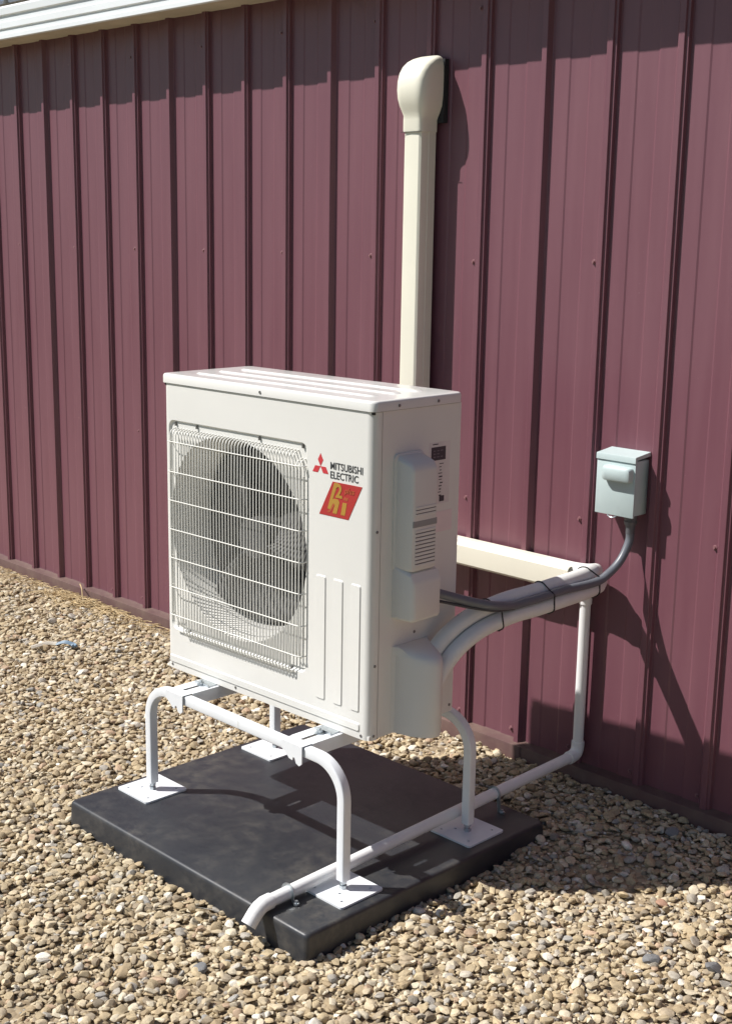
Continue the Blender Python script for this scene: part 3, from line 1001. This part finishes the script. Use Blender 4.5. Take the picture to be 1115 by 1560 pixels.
# ------------------------------------------------------------------ disconnect box
bxo = empty('disconnect_box', (0.146, 0.0, 0.914))
tag(bxo, 'small grey-green electrical disconnect box mounted on the maroon wall', 'electrical box')
BX0, BX1, BZ0, BZ1, BY = -0.066, 0.066, 0.0, 0.176, -0.070
bm = bmesh.new()
box(bm, BX0 + 0.002, BX1 - 0.002, BY + 0.004, -0.001, 0.003, BZ1 - 0.014, 0.002)
obj('enclosure', bm, 'box', bxo, smooth=30)
bm = bmesh.new()
box(bm, BX0, BX1, BY - 0.0015, BY + 0.006, -0.002, BZ1 - 0.020, 0.0015)
cov = obj('door', bm, 'box', bxo, smooth=30)
bm = bmesh.new()
sec = [(0.0, BZ1 + 0.008), (BY - 0.004, BZ1 - 0.001), (BY - 0.005, BZ1 - 0.003), (BY - 0.005, BZ1 - 0.0185), (BY + 0.004, BZ1 - 0.0185), (BY + 0.004, BZ1 - 0.010), (0.0, BZ1 - 0.004)]
loft(bm, [[(x, y, z) for y, z in sec] for x in (BX0 - 0.001, BX1 + 0.001)])
obj('rain_hood', bm, 'box', bxo, smooth=30)
bm = bmesh.new()
rg = []
for y, dw, dh in ((BY - 0.001, 0.0, 0.0), (BY - 0.014, 0.0, 0.0), (BY - 0.022, 0.003, 0.003), (BY - 0.026, 0.009, 0.009)):
    rg.append([(0.012 + u, y, 0.122 + v_) for u, v_ in rrect(0.098 - 2 * dw, 0.044 - 2 * dh, 0.010, 4)])
loft(bm, rg)
obj('pull_handle', bm, 'box', cov, smooth=35)
bm = bmesh.new()
sweep(bm, [(-0.022 + 0.030 * i / 8, BY + 0.0, -0.004 - 0.005 * math.sin(math.pi * i / 8)) for i in range(9)], circle(0.0022, 6))
obj('lock_hasp', bm, 'zinc', cov, smooth=60)
bm = bmesh.new()
cyl(bm, (0.036, -0.036, 0.004), (0.036, -0.036, -0.018), 0.018, None, 8)
cyl(bm, (0.036, -0.036, -0.018), (0.036, -0.036, -0.030), 0.0195, 0.0165, 20)
cyl(bm, (0.036, -0.036, -0.030), (0.036, -0.036, -0.054), 0.0145, 0.013, 16)
obj('cable_gland', bm, 'fitting', bxo, smooth=35)

# ------------------------------------------------------------------ conduit
cdo = Vector((0.182, -0.036, 0.86))
cd = empty('power_conduit', cdo)
tag(cd, 'grey flexible conduit looping from the disconnect box along the pipes to the unit', 'conduit')
# follows the line set on its outer, upper side
ride = []
for i in range(40, 76, 4):
    tg, nn, ss = bundle_frame(i)
    ride.append(c_s[i] + ss * 0.0262 + nn * 0.002)
CEND = [Vector(p) for p in ((0.142, -0.585, 0.738), (0.118, -0.645, 0.754), (0.096, -0.705, 0.775), (0.080, -0.752, 0.792), (0.074, -0.790, 0.800))]
ride = ride[:-2]
cpts = [Vector((0.182, -0.036, 0.868)), Vector((0.182, -0.038, 0.835)), Vector((0.177, -0.068, 0.784)), Vector((0.166, -0.110, 0.748)), Vector((0.160, -0.165, 0.731))] + ride[2:] \
    + CEND
cpath = [p - cdo for p in spline(cpts, 7)]
bm = bmesh.new()
sweep(bm, cpath, circle(0.0124, 14))
obj('conduit_tube', bm, 'conduit', cd, smooth=60)
bm = bmesh.new()
wpts = [ride[-1] + Vector((0.004, 0, -0.008))] + [p + Vector((0.004, 0, -0.012 - 0.003 * k_)) for k_, p in enumerate(CEND)]
wo_ = wpts[0].copy()
sweep(bm, [p - wo_ for p in spline(wpts, 7)], circle(0.0042, 8))
cw = obj('signal_cable', bm, 'wire', None, smooth=60, loc=wo_)
tag(cw, 'thin black cable below the grey conduit at the side cover', 'cable')
for idx, lab in ((36, 'black cable tie round the pipes nearest the duct end'), (52, 'middle black cable tie round pipes and conduit'), (68, 'black cable tie round the pipes nearest the unit')):
    bm, P = tie(idx, None)
    for v_ in bm.verts:
        v_.co -= P
    tag(obj('cable_tie', bm, 'tie', None, smooth=60, loc=P), lab, 'cable tie', 'cable ties on the line set')

# ------------------------------------------------------------------ drain pipe
dpo = Vector((0.038, -0.034, 0.135))
dp = empty('drain_pipe', dpo)
tag(dp, 'white plastic drain pipe down the wall and across the pad to the gravel', 'pipe')
RP = 0.0164
E1 = Vector((0.038, -0.034, 0.135)); E2 = Vector((0.0225, -1.262, 0.0905))
bm = bmesh.new()
sweep(bm, [Vector((0.040, -0.036, 0.68)) - dpo, Vector((0.039, -0.035, 0.4)) - dpo, Vector((0.038, -0.034, 0.155)) - dpo], circle(RP, 20), up=Vector((0, 1, 0)))
obj('riser', bm, 'pvc', dp, smooth=60)
bm = bmesh.new()
dd = (E2 - E1).normalized()
sweep(bm, [E1 + dd * 0.02 - dpo, (E1 + E2) / 2 + Vector((0, 0, 0.001)) - dpo, E2 - dpo], circle(RP, 20))
obj('run', bm, 'pvc', dp, smooth=60)
bm = bmesh.new()
el = [E1 + Vector((0, 0, 0.042))] + [E1 + Vector((0, 0, 0.03)) * (1 - s) ** 2 + dd * 0.03 * s ** 2 for s in (0, 0.25, 0.5, 0.75, 1)] + [E1 + dd * 0.044]
sweep(bm, [p - dpo for p in el], circle(RP + 0.0035, 20), up=Vector((0, 1, 0)))
obj('elbow', bm, 'pvc', dp, smooth=50)
bm = bmesh.new()
sweep(bm, [Vector((0.040, -0.036, z)) - dpo for z in (0.618, 0.650)], circle(RP + 0.003, 20), up=Vector((0, 1, 0)))
obj('coupling', bm, 'pvc', dp, smooth=50)
# spout: 45 degree elbow at the front, hollow
ep = [E2 - dd * 0.0, E2 + dd * 0.022, E2 + dd * 0.036 + Vector((0, 0, -0.005)), E2 + dd * 0.048 + Vector((0, 0, -0.014)), E2 + dd * 0.070 + Vector((0, 0, -0.037))]
bm = bmesh.new()
r1 = sweep(bm, [p - dpo for p in ep], circle(RP + 0.0035, 20), caps=False)
r2_ = sweep(bm, [p - dpo for p in ep], circle(RP + 0.0005, 20), caps=False)
for a, b_ in ((r1[0], r2_[0]), (r1[-1], r2_[-1])):
    for j in range(20):
        bm.faces.new((a[j], a[(j + 1) % 20], b_[(j + 1) % 20], b_[j]))
obj('spout', bm, 'pvc', dp, smooth=50)
# clips holding the pipe on the pad
for n_, (yc, lab) in enumerate(((-1.205, 'galvanised clip holding the drain pipe at the front of the pad'), (-0.425, 'galvanised clip holding the drain pipe at the rear of the pad'))):
    s = (yc - E1.y) / (E2.y - E1.y)
    P = E1.lerp(E2, s)
    P0 = Vector((P.x, P.y, PT))
    hgt = P.z - PT
    bm = bmesh.new()
    pts = []
    for i in range(15):
        a = R(-30 + 240 * i / 14)
        pts.append(Vector((math.cos(a) * (RP + 0.0022), 0, hgt + math.sin(a) * (RP + 0.0022))))
    pts = [Vector((0.040, 0, 0.002)), Vector((0.021, 0, 0.003))] + pts
    sweep(bm, pts, [(-0.006, -0.0008), (0.006, -0.0008), (0.006, 0.0008), (-0.006, 0.0008)], up=Vector((0, 1, 0)))
    cyl(bm, (0.031, 0, 0.002), (0.031, 0, 0.007), 0.0085, None, 6)
    cyl(bm, (0.031, 0, 0.007), (0.031, 0, 0.013), 0.004, None, 10)
    tag(obj('pipe_clip', bm, 'zinc', None, smooth=30, loc=P0), lab, 'clip', 'clips on the drain pipe')

# ------------------------------------------------------------------ gravel
def stone_mesh(name, seed, sub=2, ax=(1, 0.78, 0.55), ang=0.10, cuts=5, chip=False):
    rng = random.Random(seed)
    bm = bmesh.new()
    bmesh.ops.create_icosphere(bm, subdivisions=sub, radius=1)
    planes = [(Vector((rng.gauss(0, 1), rng.gauss(0, 1), rng.gauss(0, 1))).normalized(), rng.uniform(0.55, 0.88)) for _ in range(cuts)]
    off = Vector((rng.uniform(0, 50), rng.uniform(0, 50), rng.uniform(0, 50)))
    for v_ in bm.verts:
        p = v_.co.copy()
        p *= 1 + 0.22 * noise.noise(p * 0.9 + off) + ang * noise.noise(p * 2.3 + off)
        for n_, d in planes:
            e = p.dot(n_) - d
            if e > 0:
                p -= n_ * e * 0.97
        v_.co = Vector((p.x * ax[0], p.y * ax[1], p.z * ax[2]))
    if chip:
        bm.free()
        bm = bmesh.new()
        for _ in range(15):
            d = Vector((rng.gauss(0, 1), rng.gauss(0, 1), rng.gauss(0, 1))).normalized() * rng.uniform(0.86, 1.12)
            bm.verts.new((d.x * ax[0], d.y * ax[1], d.z * ax[2]))
        r = bmesh.ops.convex_hull(bm, input=bm.verts)
        bmesh.ops.delete(bm, geom=[v_ for v_ in bm.verts if not v_.link_faces], context='VERTS')
        bmesh.ops.bevel(bm, geom=list(bm.edges), offset=0.09, segments=2, affect='EDGES', profile=0.6)
    me = bpy.data.meshes.new(name)
    bm.to_mesh(me)
    bm.free()
    me.polygons.foreach_set('use_smooth', [True] * len(me.polygons))
    me.set_sharp_from_angle(angle=R(24))
    return me

src = bpy.data.collections.new('pebble_shapes')
NS = 22
for i in range(NS):
    rg_ = random.Random(i)
    me = stone_mesh('pebble_shape', 100 + i, 2, (1, rg_.uniform(0.62, 0.95), rg_.uniform(0.36, 0.60)), 0.10, rg_.choice((5, 7, 9, 12)), chip=(i % 2 == 1))
    me.materials.append(M['gravel'])
    src.objects.link(bpy.data.objects.new('pebble_shape.%03d' % i, me))

rng = np.random.default_rng(11)
poly = np.array([(-0.30, -2.40), (0.55, -1.95), (1.55, -0.75), (1.25, -0.03), (-4.5, -0.03), (-4.5, -0.25)])
CELL = 0.004
gx0, gx1, gy0, gy1 = -4.6, 1.65, -2.5, 0.02
NX, NY = int((gx1 - gx0) / CELL), int((gy1 - gy0) / CELL)
# base height map
cxs = gx0 + (np.arange(0, NX + 25, 25)) * CELL
cys = gy0 + (np.arange(0, NY + 25, 25)) * CELL
coarse = np.array([[ground_z(x, y) for x in cxs] for y in cys])
ii = np.arange(NX) / 25.0; jj = np.arange(NY) / 25.0
i0 = ii.astype(int); j0 = jj.astype(int); fi = ii - i0; fj = jj - j0
Hm = (coarse[np.ix_(j0, i0)] * np.outer(1 - fj, 1 - fi) + coarse[np.ix_(j0, i0 + 1)] * np.outer(1 - fj, fi)
      + coarse[np.ix_(j0 + 1, i0)] * np.outer(fj, 1 - fi) + coarse[np.ix_(j0 + 1, i0 + 1)] * np.outer(fj, fi)) - 0.010
base_h = Hm.copy()
def inside(px, py):
    c_ = np.zeros(len(px), bool)
    n = len(poly)
    for i in range(n):
        x1, y1 = poly[i]; x2, y2 = poly[(i + 1) % n]
        cond = ((y1 > py) != (y2 > py)) & (px < (x2 - x1) * (py - y1) / (y2 - y1 + 1e-12) + x1)
        c_ ^= cond
    return c_
NT = 190000
px = rng.uniform(gx0, gx1, NT); py = rng.uniform(gy0, -0.03, NT)
keep = inside(px, py)
keep &= ~((px > PX0 + 0.004) & (px < PX1 - 0.004) & (py > PY0 + 0.004) & (py < PY1 - 0.004))
# fewer, smaller stones in the bare dusty strip along the wall on the left
strip = (py > -0.11 - 0.05 * np.sin(px * 3.1)) & (px < -1.3)
keep &= ~(strip & (rng.random(NT) < 0.88))
bare = np.array([noise.noise(Vector((a * 3.3, b_ * 3.3, 17.0))) for a, b_ in zip(px, py)])
keep &= ~((bare > 0.42) & (rng.random(NT) < 0.55))
px, py = px[keep], py[keep]
n = len(px)
size = np.clip(np.exp(rng.normal(math.log(0.0079), 0.42, n)), 0.0034, 0.0185)
size[rng.random(n) < 0.004] *= 1.5
size[(px < -1.5) & (rng.random(n) < 0.03)] *= 1.45
size = np.minimum(size, 0.025)
order = np.argsort(-size + rng.normal(0, 0.004, n))[::-1]     # roughly small first, big on top mixed
px, py, size = px[order], py[order], size[order]
rot = np.zeros((n, 3)); scl = np.zeros((n, 3)); pos = np.zeros((n, 3)); ok = np.zeros(n, bool)
yaw = rng.uniform(0, 2 * math.pi, n); tilt = rng.normal(0, 0.24, (n, 2))
for q in range(n):
    s = size[q]
    ci = int((px[q] - gx0) / CELL); cj = int((py[q] - gy0) / CELL)
    k_ = max(1, int(s * 0.8 / CELL))
    a0, a1, b0, b1 = max(0, cj - k_), min(NY, cj + k_ + 1), max(0, ci - k_), min(NX, ci + k_ + 1)
    win = Hm[a0:a1, b0:b1]
    bh = base_h[cj if cj < NY else NY - 1, ci if ci < NX else NX - 1]
    h = win.mean()
    if h - bh > 0.0125:            # already deep enough here
        continue
    z = h + s * 0.16
    yy, xx = np.ogrid[a0 - cj:a1 - cj, b0 - ci:b1 - ci]
    r2v = (yy * yy + xx * xx) * (CELL / (s * 0.95)) ** 2
    topz = z + s * 0.44 * np.sqrt(np.maximum(0, 1 - r2v))
    np.maximum(win, np.where(r2v < 1, topz, -9), out=win)
    pos[q] = (px[q], py[q], z)
    ok[q] = True
rot[:, 0] = tilt[:, 0]; rot[:, 1] = tilt[:, 1]; rot[:, 2] = yaw
scl[:] = size[:, None] * rng.uniform(0.85, 1.15, (n, 3))
pal = np.array([(0.40, 0.31, 0.185), (0.46, 0.37, 0.24), (0.34, 0.255, 0.15), (0.30, 0.235, 0.155), (0.52, 0.44, 0.31), (0.36, 0.32, 0.26), (0.29, 0.27, 0.235), (0.40, 0.28, 0.18), (0.64, 0.58, 0.47), (0.22, 0.175, 0.12)])
pw = np.array([0.27, 0.23, 0.15, 0.08, 0.14, 0.055, 0.012, 0.03, 0.04, 0.012]); pw /= pw.sum()
ci_ = rng.choice(len(pal), n, p=pw)
tint = pal[ci_] * np.array([(1.25, 1.31, 1.42)]) * rng.uniform(0.84, 1.14, (n, 1))
# towards the front right the load has more grey and white stones
gsel = (rng.random(n) < np.clip((px + py * 0.3 + 0.1) * 0.35, 0, 0.09))
tint[gsel] = np.array([(0.37, 0.335, 0.28)]) * rng.uniform(0.7, 1.6, (gsel.sum(), 1))
# drop the pebbles that ended up wholly buried
hid = np.zeros(n, bool)
for q in np.where(ok)[0]:
    s = size[q]
    ci = int((px[q] - gx0) / CELL); cj = int((py[q] - gy0) / CELL)
    k_ = max(1, int(s * 0.8 / CELL))
    hid[q] = Hm[max(0, cj - k_):cj + k_ + 1, max(0, ci - k_):ci + k_ + 1].min() > pos[q, 2] + s * 0.42
ok &= ~hid
idx = np.where(ok)[0]
print('PEBBLES', n, len(idx))
me = bpy.data.meshes.new('gravel')
me.from_pydata([tuple(p) for p in pos[idx]], [], [])
def attr(name, typ, data):
    a = me.attributes.new(name, typ, 'POINT')
    if typ == 'INT':
        a.data.foreach_set('value', data.astype(np.int32))
    elif typ == 'FLOAT_COLOR':
        a.data.foreach_set('color', np.concatenate([data, np.ones((len(data), 1))], 1).ravel().astype(np.float32))
    else:
        a.data.foreach_set('vector', data.ravel().astype(np.float32))
attr('rot', 'FLOAT_VECTOR', rot[idx]); attr('scl', 'FLOAT_VECTOR', scl[idx]); attr('tint', 'FLOAT_COLOR', tint[idx])
attr('kind_index', 'INT', rng.integers(0, NS, len(idx)))
me.materials.append(M['gravel'])
gr = link(bpy.data.objects.new('gravel', me))
tag(gr, 'tan and brown river gravel spread along the wall and around the pad', 'gravel', kind='stuff')
ng = bpy.data.node_groups.new('scatter_pebbles', 'GeometryNodeTree')
ng.interface.new_socket('Geometry', in_out='INPUT', socket_type='NodeSocketGeometry')
ng.interface.new_socket('Geometry', in_out='OUTPUT', socket_type='NodeSocketGeometry')
gi = ng.nodes.new('NodeGroupInput'); go = ng.nodes.new('NodeGroupOutput')
m2p = ng.nodes.new('GeometryNodeMeshToPoints')
iop = ng.nodes.new('GeometryNodeInstanceOnPoints')
cinf = ng.nodes.new('GeometryNodeCollectionInfo')
cinf.inputs['Collection'].default_value = src
cinf.inputs['Separate Children'].default_value = True
cinf.inputs['Reset Children'].default_value = True
def named(nm, dt):
    a = ng.nodes.new('GeometryNodeInputNamedAttribute')
    a.data_type = dt
    a.inputs['Name'].default_value = nm
    return a.outputs['Attribute']
L_ = ng.links.new
L_(gi.outputs[0], m2p.inputs['Mesh'])
L_(m2p.outputs[0], iop.inputs['Points'])
L_(cinf.outputs[0], iop.inputs['Instance'])
iop.inputs['Pick Instance'].default_value = True
L_(named('kind_index', 'INT'), iop.inputs['Instance Index'])
L_(named('rot', 'FLOAT_VECTOR'), iop.inputs['Rotation'])
L_(named('scl', 'FLOAT_VECTOR'), iop.inputs['Scale'])
L_(iop.outputs[0], go.inputs[0])
md = gr.modifiers.new('scatter', 'NODES')
md.node_group = ng

def top_h(x, y):
    i = int((x - gx0) / CELL); j = int((y - gy0) / CELL)
    return float(Hm[max(0, j - 2):j + 3, max(0, i - 2):i + 3].mean())
# single stones that stand out
ONE = [('dark speckled grey stone in the gravel below the drain spout', 0.035, -1.489, 0.020, 'grey_stone'),
       ('large dark stone in the shade near the wall flashing', 0.449, -0.139, 0.022, 'grey_stone'),
       ('grey flat stone at the right edge of the picture', 0.863, -0.608, 0.024, 'grey_stone'),
       ('mottled grey stone lying in the sun at the lower right', 0.745, -0.690, 0.020, 'grey_stone'),
       ('white stone at the edge of the unit shadow right of the pad', 0.245, -0.935, 0.014, 'white_stone'),
       ('pair-topping white stone among tan gravel at the lower left', -0.40, -1.50, 0.013, 'white_stone'),
       ('large pale stone beside the blue scrap', -1.93, -0.55, 0.026, 'white_stone'),
       ('reddish brown stone near the shadow edge by the wall', 0.62, -0.45, 0.016, 'red_stone'),
       ('big tan stone near the left edge of the picture', -2.28, -0.50, 0.030, 'tan_stone')]
ONE[5] = ('white stone among tan gravel left of the pad front corner', -0.32, -1.47, 0.013, 'white_stone')
for i, (lab, x, y, s, mt_) in enumerate(ONE):
    me1 = stone_mesh('stone', 500 + i, 3, (1.1, 0.85, 0.6), 0.16, 7)
    me1.materials.append(M[mt_])
    o = link(bpy.data.objects.new('stone', me1))
    o.location = (x, y, top_h(x, y) + s * 0.18)
    o.scale = (s, s, s)
    o.rotation_euler = (random.uniform(-0.3, 0.3), random.uniform(-0.3, 0.3), random.uniform(0, 6))
    tag(o, lab, 'stone', 'stones that stand out of the gravel')

# twisted blue scrap
sp_ = [(-2.300, -0.555), (-2.275, -0.500), (-2.245, -0.470), (-2.215, -0.450), (-2.180, -0.430), (-2.160, -0.440)]
P = [Vector((x, y, top_h(x, y) + 0.012 + 0.006 * (i % 2))) for i, (x, y) in enumerate(sp_)]
c0 = P[2].copy()
full = [p - c0 for p in spline(P, 6)]
prof = [(-0.013, 0.001), (-0.006, 0.008), (0.002, 0.003), (0.008, 0.008), (0.014, 0.002), (0.006, -0.003), (-0.006, -0.002)]
bm = bmesh.new()
sweep(bm, full[12:], prof)
scrap = tag(obj('plastic_scrap', bm, 'litter', None, smooth=40, loc=c0), 'crumpled strip of blue plastic lying on the gravel at the left', 'litter')
bm = bmesh.new()
sweep(bm, full[:13], [(a * 0.9, c_ * 1.3) for a, c_ in prof])
tag(obj('pale_end', bm, 'white_stone', scrap, smooth=40), 'pale end of the strip')
# dry straw along the wall
bm = bmesh.new()
rs = random.Random(5)
for i in range(900):
    x = rs.uniform(-4.0, -1.5)
    if rs.random() < 0.45:
        x = rs.gauss(-2.62, 0.16)
    y = -0.045 - abs(rs.gauss(0, 0.05))
    z = max(top_h(x, y), ground_z(x, y)) + rs.uniform(0.0, 0.008)
    ln = rs.uniform(0.02, 0.085); a = rs.gauss(0, 0.9); e = rs.gauss(0.05, 0.12)
    d = Vector((math.cos(a) * math.cos(e), math.sin(a) * math.cos(e), math.sin(e))) * ln / 2
    mid = Vector((x, y, z)) + Vector((0, 0, rs.uniform(0, 0.006)))
    sweep(bm, [Vector((x, y, z)) - d, mid, Vector((x, y, z)) + d], circle(rs.uniform(0.0007, 0.0017), 4), caps=False)
tag(obj('dry_grass_debris', bm, 'straw'), 'dry straw and grass bits along the foot of the wall', 'debris', kind='stuff')
for lab, pts in (('long dry stalk leaning on the wall flashing', [(-2.735, -0.045, 0.112), (-2.69, -0.065, 0.100), (-2.655, -0.085, 0.062), (-2.645, -0.10, 0.045)]),
                 ('short dry stalk lying on the gravel below the leaning one', [(-2.70, -0.115, 0.050), (-2.64, -0.125, 0.058), (-2.60, -0.13, 0.048)])):
    bm = bmesh.new()
    c0 = Vector(pts[0])
    sweep(bm, [p - c0 for p in spline(pts, 6)], circle(0.0028, 6))
    tag(obj('dry_stalk', bm, 'straw', None, smooth=60, loc=c0), lab, 'stalk', 'dry stalks by the wall')
